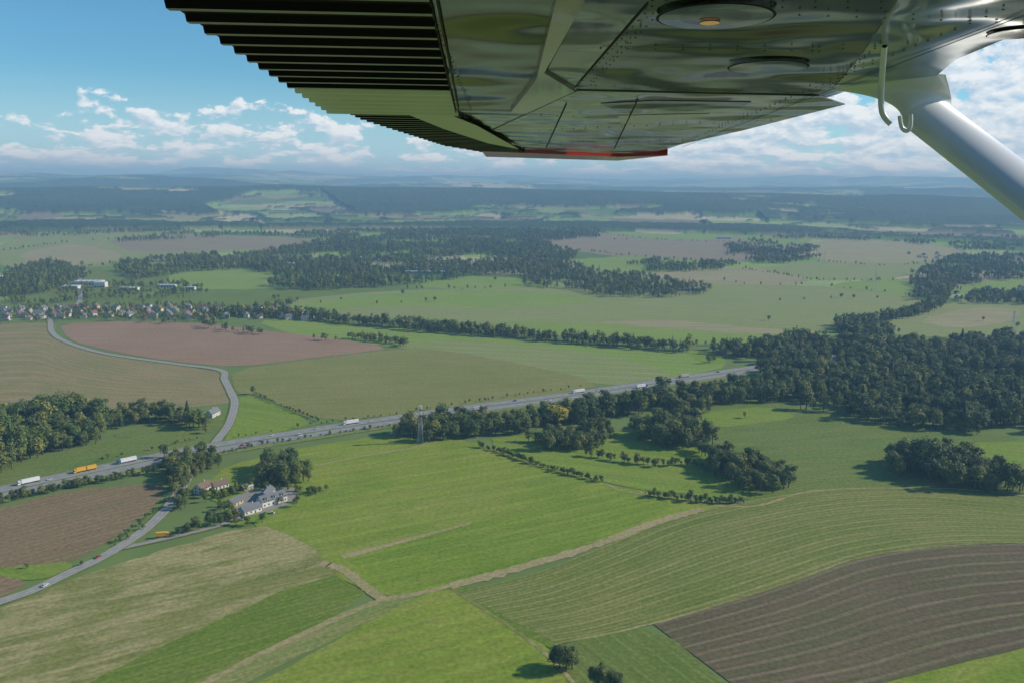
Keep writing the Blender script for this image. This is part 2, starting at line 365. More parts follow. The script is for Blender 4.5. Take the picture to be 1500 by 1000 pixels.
road('farm_road',[(120,375),(150,355),(172,340)],8,m_track,ZR-.12,verge=0)
road('dirt_track',[(200,1060),(330,985),(450,925),(550,882),(600,872),(660,858)],4.5,m_track,wob=.35,verge=0)
road('dirt_track',[(660,858),(760,832),(880,795),(960,765),(1030,745)],8,m_track,verge=0,wob=.8)
road('dirt_track',[(470,825),(500,833),(530,855),(560,878)],7,m_track,verge=0,wob=.6)
road('dirt_track',[(462,682),(520,670),(590,658),(640,647)],3,m_track,verge=0,wob=.3)
road('dirt_track',[(660,862),(720,900),(790,950),(850,1010)],2.5,m_straw,verge=0,wob=.3)
road('dirt_track',[(812,944),(960,912),(1130,862),(1260,817),(1400,798),(1560,793)],1.8,m_straw,verge=0,wob=.3)
road('dirt_track',[(885,708),(930,722),(1090,742),(1200,718),(1400,716),(1560,734)],2.5,m_track,verge=0,wob=.4)
# ------------------------------------------------------------------ tree prototypes
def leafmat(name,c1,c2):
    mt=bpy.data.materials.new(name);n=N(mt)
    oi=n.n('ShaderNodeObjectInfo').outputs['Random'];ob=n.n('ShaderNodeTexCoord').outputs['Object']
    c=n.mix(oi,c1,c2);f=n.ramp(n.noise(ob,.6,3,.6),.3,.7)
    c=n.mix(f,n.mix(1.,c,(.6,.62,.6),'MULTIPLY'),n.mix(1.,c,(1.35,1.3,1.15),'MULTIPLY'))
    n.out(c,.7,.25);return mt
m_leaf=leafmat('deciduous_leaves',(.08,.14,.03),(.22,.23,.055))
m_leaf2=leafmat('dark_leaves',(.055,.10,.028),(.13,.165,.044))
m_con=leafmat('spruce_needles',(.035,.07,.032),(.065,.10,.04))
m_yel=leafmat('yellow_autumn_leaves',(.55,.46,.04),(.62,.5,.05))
m_bark=simple('bark',(.09,.07,.05),.9,.1)
def tree(name,kind,seed,nf,leaf):
    r=np.random.default_rng(seed);b=MB();h=18.
    if kind=='con':
        b.cyl((0,0,-1),(0,0,h*.95),.3,.04,5,0,False)
        for i in range(nf):
            t=r.uniform(.08,1)**.8;z=h*(.1+.9*t);R_=(1-t)*3.6*r.uniform(.45,1.05)+.15;a=r.uniform(0,6.283);s=.5+1.2*(1-t)
            c=np.array([math.cos(a)*R_,math.sin(a)*R_,z]);o=np.array([math.cos(a),math.sin(a),-.35]);q=np.array([-math.sin(a),math.cos(a),0])
            b.add([c-o*s,c+q*s*.6,c+o*s*.9,c-q*s*.6],[(0,1,2,3)],1)
    else:
        b.cyl((0,0,-1.5),(0,0,h*.3),.45,.32,6,0,False);b.cyl((0,0,h*.3),(.3,.2,h*.8),.32,.08,5,0,False)
        w=1.0 if kind=='dec' else .7
        lobes=[(np.array([0,0,h*.56]),np.array([4.4*w,4.4*w,h*.4]))]
        for i in range(11 if nf>2000 else 9):
            a=r.uniform(0,6.283);rr=r.uniform(1.8,4.2)*w;z=h*r.uniform(.24 if nf>2000 else .33,.84)
            cc=np.array([math.cos(a)*rr,math.sin(a)*rr,z]);s=r.uniform(1.3,2.8);lobes.append((cc,np.array([s,s,s*.9])))
            b.cyl((0,0,h*.3+r.uniform(0,2)),tuple(cc),.14,.04,4,0,False)
        for i in range(nf):
            c0,ra=lobes[0] if r.random()<.35 else lobes[r.integers(1,len(lobes))]
            d=r.normal(0,1,3);d/=np.linalg.norm(d)
            if d[2]<-.6: d[2]*=-.5
            c=c0+d*ra*r.uniform(.72,1.06);nn=d+r.normal(0,.35,3)+np.array([0,0,.3]);nn/=np.linalg.norm(nn)
            t=np.cross(nn,r.normal(0,1,3));t/=np.linalg.norm(t);q=np.cross(nn,t);s=r.uniform(.45,1.0)*(400/nf)**.33
            b.add([c-t*s,c-q*s*r.uniform(.5,.9),c+t*s*r.uniform(.8,1.1)+nn*.2*s,c+q*s*r.uniform(.5,.9)],[(0,1,2,3)],1)
    return b.obj(name,[m_bark,leaf],link=False)
def coll(name,obs):
    c=bpy.data.collections.new(name)
    for o in obs: c.objects.link(o)
    return c
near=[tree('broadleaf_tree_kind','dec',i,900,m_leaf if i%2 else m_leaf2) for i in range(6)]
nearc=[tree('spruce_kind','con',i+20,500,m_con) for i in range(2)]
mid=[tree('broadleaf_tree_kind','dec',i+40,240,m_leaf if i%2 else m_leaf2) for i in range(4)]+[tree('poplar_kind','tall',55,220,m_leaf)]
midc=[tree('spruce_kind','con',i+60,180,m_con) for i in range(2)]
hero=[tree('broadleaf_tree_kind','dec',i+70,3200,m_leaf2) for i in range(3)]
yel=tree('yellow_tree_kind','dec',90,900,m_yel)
cN=coll('near_trees',near);cNM=coll('near_mixed',near+nearc[:1]);cM=coll('mid_trees',mid+midc[:1]);cMC=coll('mid_mixed',mid[:4]+midc)
GNG={}
def scatter_group(c):
    if c.name in GNG: return GNG[c.name]
    g=bpy.data.node_groups.new('scatter_'+c.name,'GeometryNodeTree')
    g.interface.new_socket('Geometry',in_out='INPUT',socket_type='NodeSocketGeometry');g.interface.new_socket('Geometry',in_out='OUTPUT',socket_type='NodeSocketGeometry')
    gi=g.nodes.new('NodeGroupInput');go=g.nodes.new('NodeGroupOutput');ci=g.nodes.new('GeometryNodeCollectionInfo')
    ci.inputs['Collection'].default_value=c;ci.inputs['Separate Children'].default_value=True;ci.inputs['Reset Children'].default_value=True
    ip=g.nodes.new('GeometryNodeInstanceOnPoints');ip.inputs['Pick Instance'].default_value=True
    na_=g.nodes.new('GeometryNodeInputNamedAttribute');na_.data_type='FLOAT_VECTOR';na_.inputs['Name'].default_value='sc'
    rv=g.nodes.new('FunctionNodeRandomValue');rv.data_type='FLOAT_VECTOR';rv.inputs[0].default_value=(-.05,-.05,0);rv.inputs[1].default_value=(.05,.05,6.283)
    l=g.links.new;l(gi.outputs[0],ip.inputs['Points']);l(ci.outputs[0],ip.inputs['Instance']);l(na_.outputs[0],ip.inputs['Scale']);l(rv.outputs[0],ip.inputs['Rotation']);l(ip.outputs[0],go.inputs[0])
    GNG[c.name]=g;return g
TOT=[0]
def scatter(name,pts,sc,c,z=0.):
    if len(pts)==0: return
    TOT[0]+=len(pts)
    me=bpy.data.meshes.new(name);me.from_pydata([(a,b_,z) for a,b_ in pts],[],[])
    at=me.attributes.new('sc','FLOAT_VECTOR','POINT');s=np.asarray(sc);w=s*rng.uniform(.85,1.2,len(s))
    at.data.foreach_set('vector',np.c_[w,w,s].ravel())
    o=bpy.data.objects.new(name,me);COL.objects.link(o);md=o.modifiers.new('scatter','NODES');md.node_group=scatter_group(c);return o
def forest_poly(name,px,sp,h,c,gap=0.,hv=.22,gs=90):
    P=GP(px);x0,y0=P.min(0);x1,y1=P.max(0)
    gx,gy=np.meshgrid(np.arange(x0,x1,sp),np.arange(y0,y1,sp));gx=gx.ravel()+rng.uniform(-.45,.45,gx.size)*sp;gy=gy.ravel()+rng.uniform(-.45,.45,gy.size)*sp
    ex=gx+ (fbm(gx/40,gy/40,3.)-.5)*sp*6;ey=gy+(fbm(gx/40,gy/40,4.)-.5)*sp*6
    k=pip(P,ex,ey)
    if gap>0: k&=fbm(gx/gs,gy/gs,12.)>gap
    gx=gx[k];gy=gy[k];sc=h/18*(1+rng.normal(0,hv,len(gx)))*(0.75+.5*fbm(gx/60,gy/60,5.))
    scatter(name,np.c_[gx,gy],np.clip(sc,.2,2),c)
def belt(name,px,w,sp,h,c,dens=1.,hv=.25):
    Cc=crom(GP(px),8);L=np.sum(np.hypot(*np.diff(Cc,axis=0).T));D,_=resamp(Cc,max(3,int(L/sp*max(1,w/sp))))
    D=D+rng.uniform(-.5,.5,D.shape)*max(w,sp*.6)
    D=D[rng.random(len(D))<dens];sc=h/18*(1+rng.normal(0,hv,len(D)))
    scatter(name,D,np.clip(sc,.12,2),c)
FP=forest_poly
# right forest
FP('forest',[(1112,590),(1108,562),(1135,537),(1080,522),(1110,510),(1200,502),(1360,506),(1480,500),(1580,498),(1600,640),(1440,640),(1330,628),(1200,606)],9,18,cNM,.36,gs=45,hv=.26)
FP('woodland',[(1308,692),(1306,668),(1345,662),(1430,680),(1492,708),(1488,722),(1400,718)],7.5,19,cN)
FP('woodland',[(582,640),(610,628),(660,618),(760,612),(860,598),(1000,578),(1105,568),(1112,588),(1030,604),(960,600),(900,618),(840,625),(760,636),(690,642),(640,648)],7.5,15,cN,.22,hv=.28)
FP('woodland',[(800,650),(880,628),(905,640),(860,660),(815,664)],7,13,cN)
FP('woodland',[(930,640),(980,620),(1020,612),(1035,640),(1010,662),(960,655)],7,18,cN)
FP('woodland',[(1022,690),(1040,672),(1080,672),(1150,700),(1158,722),(1090,724),(1045,712)],7,16,cN,.3,gs=30)
belt('hedge',[(860,668),(900,674),(960,682),(1000,680),(1030,690)],6,4,8,cN)
belt('hedge',[(702,654),(740,665),(790,682),(840,696),(884,706)],4,2.2,4.5,cN,hv=.35)
belt('hedge',[(950,726),(1000,732),(1050,737),(1090,736)],4,2.2,5,cN,hv=.35)
belt('hedge',[(884,706),(930,718),(950,726)],2,4,3,cN,.5)
belt('tree_row',[(780,648),(830,640),(880,632)],10,6,12,cN)
belt('tree_row',[(1000,655),(1040,668),(1060,690)],12,6,12,cN)
# left forest
FP('woodland',[(-80,640),(0,625),(60,615),(120,612),(160,625),(155,648),(90,660),(0,690),(-80,700)],8,21,cN,hv=.28)
belt('tree_row',[(150,628),(200,620),(240,612),(270,622),(300,628)],14,6,15,cNM)
belt('tree_row',[(130,620),(180,608),(240,603)],8,6,12,cN)
belt('motorway_hedge',[(-100,768),(0,738),(60,724),(140,708),(230,690)],9,4.5,7,cN)
belt('motorway_hedge',[(150,674),(260,650),(300,640)],4,5,4,cN,.6)
belt('motorway_hedge',[(330,664),(400,650),(520,632),(590,622)],3,5,4.5,cN,.6)
belt('motorway_hedge',[(350,640),(460,622),(560,610),(700,588),(850,567)],3,6,4,cN,.45)
FP('woodland',[(228,705),(245,672),(290,668),(330,662),(322,690),(280,700),(262,720)],6.5,12,cN,.3)
belt('tree_row',[(270,745),(262,725),(280,700),(300,690)],7,5,9,cN)
belt('road_hedge',[(165,800),(210,765),(245,735)],3,4,4,cN,.8)
belt('road_hedge',[(270,782),(310,768),(345,762)],14,5,8,cN,.8)
FP('woodland',[(388,700),(400,680),(440,676),(460,698),(440,712),(400,712)],6,14,cN)
belt('garden_bushes',[(300,716),(330,730),(360,712),(400,718),(450,722),(475,718)],10,4,5,cN,.8)
belt('garden_trees',[(280,730),(310,738),(335,752),(350,768),(390,762)],9,7,8,cN,.7)
belt('garden_trees',[(342,722),(370,722),(410,718)],8,8,9,cN,.7)
belt('hedge',[(375,577),(400,590),(440,606),(468,617)],3,3,4,cN)
# mid tree belt
belt('tree_belt',[(300,464),(350,462),(440,466),(520,474),(600,482),(680,488),(760,494),(850,502),(930,508),(1005,514)],34,8,15,cM,1.)
belt('tree_belt',[(600,474),(640,482),(760,490)],20,8,14,cM,.8)
belt('tree_belt',[(410,458),(480,460),(600,470)],6,12,8,cM,.5)
belt('tree_belt',[(520,496),(560,500),(590,506)],20,6,11,cM)
belt('tree_belt',[(300,478),(340,486),(380,490)],10,9,13,cM)
belt('tree_belt',[(460,497),(490,499)],10,8,10,cM)
belt('tree_belt',[(1050,512),(1080,520),(1130,510),(1200,500)],40,8,16,cM)
belt('tree_belt',[(1000,508),(1060,504),(1130,502)],14,10,12,cM,.6)
belt('tree_belt',[(1245,492),(1250,480),(1290,470),(1340,462),(1370,448),(1385,425)],26,8,17,cM)
FP('woodland',[(1240,492),(1236,478),(1262,470),(1285,482),(1320,492),(1280,500)],9,17,cM)
FP('woodland',[(1336,440),(1340,400),(1400,376),(1500,376),(1600,378),(1600,405),(1480,410),(1400,425),(1380,444)],14,17,cM,.44)
FP('woodland',[(1390,440),(1440,430),(1600,436),(1600,448),(1430,448)],13,16,cM,.45)
# central forest
FP('forest',[(395,422),(410,405),(365,392),(360,378),(440,362),(520,346),(600,340),(850,338),(880,348),(800,354),(800,362),(850,372),(830,386),(860,398),(800,404),(700,404),(620,418),(520,424),(450,426)],14,17,cMC,.41,gs=120,hv=.28)
FP('forest',[(500,352),(420,348),(440,339),(900,336),(860,346),(700,346)],17,17,cMC,.45,gs=120)
FP('forest',[(770,418),(775,404),(860,398),(930,404),(1000,418),(1050,424),(1030,432),(960,438),(880,432),(830,424)],13,16,cMC,.4,gs=60)
FP('forest',[(910,392),(960,382),(1040,384),(1080,388),(1050,398),(960,400)],13,14,cM,.46,gs=60)
FP('forest',[(1060,362),(1100,352),(1150,362),(1195,364),(1190,384),(1120,388),(1080,380)],14,16,cMC,.46,gs=70)
FP('forest',[(1090,350),(1200,345),(1330,345),(1600,352),(1600,372),(1420,368),(1300,354)],18,16,cMC,.5)
belt('tree_belt',[(1090,395),(1140,403),(1200,412),(1320,412)],10,12,10,cM,.7)
belt('tree_belt',[(1060,412),(1100,418),(1200,420),(1340,434)],8,16,9,cM,.5)
belt('tree_belt',[(600,424),(700,424),(780,418)],10,14,10,cM,.6)
belt('tree_belt',[(1200,384),(1300,390),(1400,382)],8,14,10,cM,.6)
belt('tree_belt',[(850,368),(940,378),(1060,386)],8,14,10,cM,.6)
belt('tree_belt',[(880,342),(960,352),(1080,356)],8,14,10,cM,.6)
belt('tree_belt',[(1150,440),(1240,436),(1330,442)],40,60,9,cM,.4)
belt('tree_belt',[(470,444),(560,446),(700,440)],60,60,9,cM,.4)
# left far
FP('woodland',[(-60,440),(0,418),(30,396),(80,386),(118,392),(122,408),(90,424),(50,432)],11,16,cM,.3)
FP('woodland',[(175,402),(180,386),(240,382),(300,374),(370,374),(390,392),(340,396),(260,400),(200,412)],13,16,cM,.36)
belt('tree_belt',[(160,420),(200,422),(250,418),(290,424)],20,10,13,cM)
belt('tree_belt',[(0,440),(60,446),(130,436)],24,10,12,cM,.8)
belt('tree_belt',[(0,398),(130,392),(180,386)],10,12,10,cM,.7)
belt('tree_belt',[(0,370),(100,356),(200,350)],10,16,10,cM,.6)
FP('woodland',[(150,356),(260,342),(380,342),(420,346),(300,350)],18,15,cM,.48)
FP('woodland',[(-60,352),(0,340),(120,336),(300,338),(140,344),(-60,356)],20,15,cM,.5)
FP('village_trees',[(-60,466),(0,452),(150,448),(260,446),(400,452),(440,462),(400,470),(280,474),(120,470),(0,474)],14,10,cM,.38,gs=40)
FP('village_trees',[(80,440),(110,415),(190,425),(290,430),(260,440)],14,10,cM,.45,gs=40)
belt('village_trees',[(70,428),(110,430),(160,430),(230,430),(300,430)],14,9,11,cM,.8)
FP('woodland',[(330,458),(400,448),(440,440),(420,452)],12,12,cM,.35)
# scattered single trees
def T(u,v,h,c=None):
    x,y=G(u,v);me=(c or random.choice(near)).data;s=h/18
    inst('broadleaf_tree',me,(x,y,0),random.uniform(0,6.28),(s*random.uniform(1.0,1.3),s*random.uniform(1.0,1.3),s))
for i,q in enumerate([(812,974,12),(820,978,14),(829,984,16),(838,980,14),(870,1004,11),(882,1008,14),(894,1010,12),(904,1012,11)]): T(*q,c=hero[i%3])
for q in [(1112,716,16),(1132,722,18),(1148,716,15),(590,432,12),(637,442,12),(552,446,9),(402,440,13),(408,438,11),(1126,470,11),(1232,437,12),(1250,438,11),(1285,438,9),(725,412,13),(1178,440,8),(920,500,13),(1038,532,12),(1045,530,10),(370,487,11),(383,490,10),(371,577,11),(302,634,10),(250,612,16),(264,612,14),(412,738,7),(432,742,8),(436,735,7),(462,725,6),(288,775,9),(274,780,8),(262,785,7),(300,728,8),(342,722,7),(1038,604,8),(1130,700,6),(330,745,8),(900,352,10),(918,352,9),(470,445,8),(500,440,7),(1300,478,12),(1316,488,10),(120,828,4),(40,832,4),(210,775,5),(188,790,5),(1490,480,12),(1440,470,9)]:
    T(*q)
for q in [(818,622,22),(808,618,20),(826,620,18),(948,624,15),(956,626,14),(1092,612,9)]: T(q[0],q[1],q[2],yel)
# ------------------------------------------------------------------ buildings
m_wall=simple('white_render',(.6,.58,.54),.8,.2,.08,.5);m_wall2=simple('cream_render',(.46,.41,.31),.8,.2,.08,.5)
m_slate=simple('slate_roof',(.14,.145,.155),.6,.4,.25,.6);m_tile=simple('red_tile_roof',(.22,.11,.075),.75,.2,.25,.6);m_browntile=simple('brown_tile_roof',(.17,.12,.09),.75,.2,.25,.6)
m_glass=simple('window_glass',(.03,.04,.05),.1,.8,.1,1.);m_door=simple('wood_door',(.15,.08,.04),.6,.3)
m_metal=simple('sheet_metal_roof',(.42,.44,.46),.45,.5,.12,.1)
def house_mesh(L,W,h,rh,wall,roof,chim=True,dormer=0,name='house'):
    b=MB();l=L/2;w=W/2
    b.add([(-l,-w,0),(l,-w,0),(l,w,0),(-l,w,0),(-l,-w,h),(l,-w,h),(l,w,h),(-l,w,h),(-l,0,h+rh),(l,0,h+rh)],
          [(0,1,5,4),(2,3,7,6),(1,2,6,9,5),(3,0,4,8,7)],0)
    o=.5;t=.18;zo=h-o*rh/w
    for s in (-1,1):
        V=[(-l-o,s*(w+o),zo),(l+o,s*(w+o),zo),(l+o,0,h+rh+.05),(-l-o,0,h+rh+.05)];V+= [(a,b_,c+t) for a,b_,c in V]
        b.add(V,[(0,1,2,3),(4,5,6,7),(0,1,5,4),(1,2,6,5),(3,0,4,7)],1)
    e=.04
    fl=[1.0] if h<4.2 else [1.0,3.9]
    for z in fl:
        k=max(2,int(L/3.2))
        for i in range(k):
            x=-l+L*(i+.5)/k
            for s in (-1,1):
                if i==k//2 and z==1.0 and s==-1: b.box(x-.55,x+.55,s*w-e,s*w+e,0,2.1,3);continue
                b.box(x-.6,x+.6,s*w-e,s*w+e,z,z+1.35,2)
        for s in (-1,1):
            for y in (-w*.45,w*.45): b.box(s*l-e,s*l+e,y-.5,y+.5,z,z+1.35,2)
    if chim: b.box(l*.3,l*.3+.7,-.35+.8,.35+.8,h+rh*.5,h+rh+1.1,0)
    for i in range(dormer):
        x=-l+L*(i+.5)/dormer
        b.box(x-1.2,x+1.2,-w*.85,-w*.1,h+.1,h+rh*.62,0);b.box(x-.8,x+.8,-w*.85-e,-w*.85+e,h+.5,h+rh*.55,2);b.box(x-1.4,x+1.4,-w*.98,0,h+rh*.62,h+rh*.62+.15,1)
    return b.obj(name,[wall,roof,m_glass,m_door],link=False).data
m_wallw=simple('bright_white_render',(.62,.61,.57),.8,.2,.12,.5)
def house_px(p1,p2,W,h,rh,wall,roof,**k):
    a=G(*p1);b=G(*p2);c=(a+b)/2;L=np.hypot(*(b-a));me=house_mesh(L,W,h,rh,wall,roof,**k)
    return inst(k.get('name','house'),me,(c[0],c[1],.4),math.atan2(b[1]-a[1],b[0]-a[0]))
house_px((380,742),(416,731),9.5,4.6,3.6,m_wallw,m_slate,dormer=3,name='farmhouse')
house_px((354,754),(379,746),8.5,3.4,3,m_wallw,m_slate,name='farmhouse')
house_px((386,734),(396,722),8,4,3,m_wallw,m_slate,name='farmhouse')
house_px((336,742),(350,735),8.5,3,2.6,m_wall2,m_slate,chim=False,name='barn')
house_px((290,724),(306,716),9,4.4,3.6,m_wall,m_browntile,name='farmhouse')
house_px((311,717),(332,711),8,3.2,3,m_wallw,m_browntile,name='farmhouse')
house_px((306,612),(318,606),8,4,4,m_wall,m_slate,name='house')
house_px((355,718),(368,714),6,2.6,1.5,m_wall2,m_metal,chim=False,name='garden_shed')
hm=[house_mesh(random.uniform(10,15),random.uniform(8,10),random.choice([3.2,5.4]),random.uniform(3,4.5),random.choice([m_wall,m_wall,m_wall2]),random.choice([m_slate,m_tile,m_browntile,m_slate])) for _ in range(8)]
def village(px,nn,z=0.3):
    P=GP(px);x0,y0=P.min(0);x1,y1=P.max(0);k=0;pts=[];tr=0
    while k<nn and tr<20000:
        tr+=1;x=random.uniform(x0,x1);y=random.uniform(y0,y1)
        if pip(P,np.array(x),np.array(y)) and all((x-a)**2+(y-b)**2>400 for a,b in pts):
            pts.append((x,y));inst('village_house',random.choice(hm),(x,y,z),random.choice([0,1.57])+random.uniform(-.4,.4));k+=1
village([(0,470),(0,454),(140,450),(280,450),(420,458),(440,466),(300,468),(150,466)],95)
village([(400,464),(440,458),(470,470),(420,472)],8)
village([(-60,420),(-60,400),(10,396),(16,414)],10)
village([(1380,425),(1450,420),(1560,428),(1560,440),(1400,440)],16)
village([(1310,372),(1400,372),(1500,390),(1480,400),(1380,385)],14)
village([(770,412),(790,402),(830,404),(820,412)],6)
def hall(px,L,W,h,rot,roof=None,n_=5):
    x,y=G(*px);b=MB();b.box(-L/2,L/2,-W/2,W/2,0,h,0);b.box(-L/2-.2,L/2+.2,-W/2-.2,W/2+.2,h+.003,h+.5,1)
    k=int(L/6)
    for i in range(k):
        xx=-L/2+L*(i+.5)/k;b.box(xx-2,xx+2,-W/2-.05,-W/2+.05,1.2,min(h-1,3.8),2)
    for i in range(n_):
        xx=-L/2+L*(i+.5)/n_;b.box(xx-L/n_*.3,xx+L/n_*.3,-W*.38,W*.38,h+.503,h+1.3,3)
    o=b.obj('industrial_hall',[m_wall,roof or m_metal,m_glass,m_metal]);o.location=(x,y,.3);o.rotation_euler=(0,0,rot)
for q in [((130,417),60,34,8,.1),((105,423),34,24,6,.1),((148,421),24,20,11,.1),((190,425),40,14,5,0),((245,421),40,14,5,.05),((280,424),20,14,5,0),((540,381),60,40,8,0),((520,384),40,24,7,.1),((632,391),120,22,6,.05),((630,396),130,22,6,.05),((628,401),130,22,6,.05),((650,388),60,22,6,.05),((400,384),80,30,7,0),((418,389),50,24,7,0),((1060,350),60,24,7,0),((1008,426),50,14,5,.1),((820,403),30,14,7,0)]: hall(*q)
# ------------------------------------------------------------------ masts and pylons
m_red=simple('red_paint',(.5,.05,.03),.5,.4);m_white=simple('white_paint',(.75,.75,.75),.5,.4);m_steel=simple('galvanised_steel',(.4,.41,.42),.5,.4)
x,y=G(616,648);b=MB();Hm=37.
def leg(k,z): r=2.2*(1-z/Hm)+.5;return (r*(1 if k in(0,1) else -1),r*(1 if k in (0,3) else -1),z)
NS=12
for i in range(NS):
    z0=Hm*i/NS;z1=Hm*(i+1)/NS;mi=(1 if i%2 else 0) if i>=NS-4 else 2
    for k in range(4):
        b.cyl(leg(k,z0),leg(k,z1),.2,.18,5,mi);b.cyl(leg(k,z0),leg((k+1)%4,z1),.1,.1,4,mi);b.cyl(leg((k+1)%4,z0),leg(k,z1),.1,.1,4,mi);b.cyl(leg(k,z1),leg((k+1)%4,z1),.1,.1,4,mi)
b.cyl((0,0,Hm),(0,0,Hm+4),.08,.03,5,0)
for k in range(6):
    a=k*math.pi/3;cx,cy=1.6*math.cos(a),1.6*math.sin(a);b.box(cx-.25,cx+.25,cy-.25,cy+.25,Hm-3.2,Hm-.6,1)
b.cyl((0,0,Hm-3.5),(0,0,Hm-3.35),1.9,1.9,10,2);b.box(-4,-1.5,3,6,0,2.6,2)
o=b.obj('radio_mast',[m_red,m_white,m_steel]);o.location=(x,y,.4)
def pylon(u,v,h=45):
    x,y=G(u,v);b=MB()
    def lg(k,z): r=3.2*(1-z/h)**1.2+.4;return (r*(1 if k in(0,1) else -1),r*(1 if k in (0,3) else -1),z)
    for i in range(9):
        z0=h*i/9;z1=h*(i+1)/9
        for k in range(4): b.cyl(lg(k,z0),lg(k,z1),.22,.2,4);b.cyl(lg(k,z0),lg((k+1)%4,z1),.12,.12,4)
    for z,w in((h*.62,9),(h*.78,7),(h*.92,5)):
        for s in(-1,1): b.cyl((0,0,z+1),(s*w,0,z),.25,.12,4);b.cyl((0,0,z-1),(s*w,0,z),.25,.12,4);b.cyl((s*w,0,z),(s*w,0,z-1.8),.1,.1,4)
    o=b.obj('electricity_pylon',[m_steel]);o.location=(x,y,0);o.rotation_euler=(0,0,.5)
for q in [(1207,388),(1281,424),(1482,494),(1165,362)]: pylon(*q)
# ------------------------------------------------------------------ vehicles
m_yel_p=simple('yellow_paint',(.75,.4,.02),.4,.5,.05);m_tyre=simple('tyre_rubber',(.02,.02,.02),.8,.2);m_dk=simple('dark_chassis',(.04,.04,.045),.6,.3);m_blue=simple('blue_paint',(.05,.12,.3),.4,.5)
def wheels(b,xs,w,r):
    for x in xs:
        for s in(-1,1): b.cyl((x,s*w,r),(x,s*(w-.3),r),r,r,12,2)
def truck(boxm,cabm,trailer=False):
    b=MB()
    def unit(x0,L):
        b.box(x0,x0+L,-1.25,1.25,1.1,4.0,0);b.box(x0+.02,x0+L-.02,-1.1,1.1,.75,1.097,3);b.box(x0-.01,x0+L+.01,-1.27,1.27,3.85,3.92,1)
    if trailer: unit(-9.2,7.6);unit(-.8,7.6);b.box(-1.6,-.8,-.1,.1,.7,.9,3);ws=(-8,-3,0.4,5.2)
    else: unit(-7.3,13.6);ws=(-6.2,-4.9,-3.6,3.6,7.6)
    c0=7.0
    b.prism([(c0,.5),(c0+2.1,.5),(c0+2.2,1.6),(c0+1.9,2.9),(c0+1.6,3.5),(c0,3.6)],-1.22,1.22,1)
    b.add([(c0+2.23,-1.05,1.75),(c0+2.23,1.05,1.75),(c0+1.96,1.05,2.75),(c0+1.96,-1.05,2.75)],[(0,1,2,3)],4)
    for s in(-1,1): b.box(c0+.7,c0+1.7,s*1.225-.01,s*1.225+.01,1.7,2.6,4);b.box(c0+1.8,c0+1.95,s*1.4-.1,s*1.4+.1,1.9,2.5,3)
    wheels(b,ws+((8.,) if trailer else ()),1.2,.5)
    return b.obj('truck',[boxm,cabm,m_tyre,m_dk,m_glass],link=False).data
def carm(pm,van=False):
    b=MB()
    prof=[(-2.2,.35),(2.15,.35),(2.25,.7),(2.05,.9),(1.0,1.0),(-2.1,1.0),(-2.25,.8)]
    b.prism(prof,-.88,.88,0)
    h=2.1 if van else 1.48
    cab=[(-2.1 if van else -1.9,1.0),(1.0,1.0),(.4,h-.06),(-1.3 if not van else -2.0,h-.06)]
    b.prism(cab,-.78,.78,3);b.box((-1.25 if not van else -1.95),.36,-.76,.76,h-.057,h,0)
    wheels(b,(-1.4,1.4),.9,.33);b.box(2.2,2.27,-.8,-.5,.6,.75,4);b.box(2.2,2.27,.5,.8,.6,.75,4)
    return b.obj('car',[pm,m_dk,m_tyre,m_glass,m_white],link=False).data
tk={'y':truck(m_yel_p,m_yel_p,True),'w':truck(m_white,m_white),'b':truck(m_white,m_blue),'g':truck(m_metal,m_red)}
cars=[carm(simple('car_paint',c,.3,.6,.03)) for c in [(.6,.6,.62),(.04,.04,.05),(.35,.03,.02),(.08,.12,.25),(.75,.75,.75)]]+[carm(m_white,True)]
def on_path(name,me,px,off,z,Cc,flip=False):
    g=G(*px);i=int(np.argmin(np.hypot(*(Cc-g).T)));i=min(max(i,1),len(Cc)-2);t=Cc[i+1]-Cc[i-1];t/=np.hypot(*t);nn=np.array([-t[1],t[0]])
    q=Cc[i]+t*np.dot(g-Cc[i],t)+nn*off;inst(name,me,(q[0],q[1],z),math.atan2(t[1],t[0])+(math.pi if flip else 0))
for k,px,off in [('y',(125,692),8.1),('w',(45,710),8.1),('b',(190,680),8.1),('w',(518,624),8.1),('g',(700,601),-8.1),('w',(850,577),8.1),('b',(930,566),-8.1),('g',(1010,556),8.1)]:
    on_path('truck',tk[k],px,off,1.63,MW,off>0)
for j,(px,off) in enumerate([((75,706),4.7),((230,676),-4.7),((350,650),-8.1),((380,646),-4.7),((405,645),8.1),((470,634),8.1),((545,620),4.7),((600,613),-8.1),((640,608),-4.7),((760,592),8.1),((800,586),-8.1),((880,575),4.7),((960,563),-8.1),((1060,549),8.1),((20,718),-8.1),((300,660),4.7),((270,668),-8.1),((440,640),-4.7),((720,597),4.7)]):
    on_path('car',cars[j%6],px,off,1.63,MW,off>0)
CR=crom(GP([(344,592),(336,620),(318,645),(300,668),(282,690),(262,722),(235,755),(200,785),(150,816),(100,840),(40,868),(-60,900)]),14)
on_path('car',cars[2],(157,820),-1.7,ZR+.02,CR);on_path('car',cars[0],(60,857),1.7,ZR+.02,CR,True)
x,y=G(237,787);inst('delivery_truck',truck(m_yel_p,m_yel_p),(x,y,ZR),.25,(.5,.95,.9))
for i,(u,v) in enumerate([(352,762),(360,760),(344,750),(398,752),(325,722)]):
    x,y=G(u,v);inst('parked_car',cars[(i*2)%6],(x,y,.45),random.uniform(0,3))
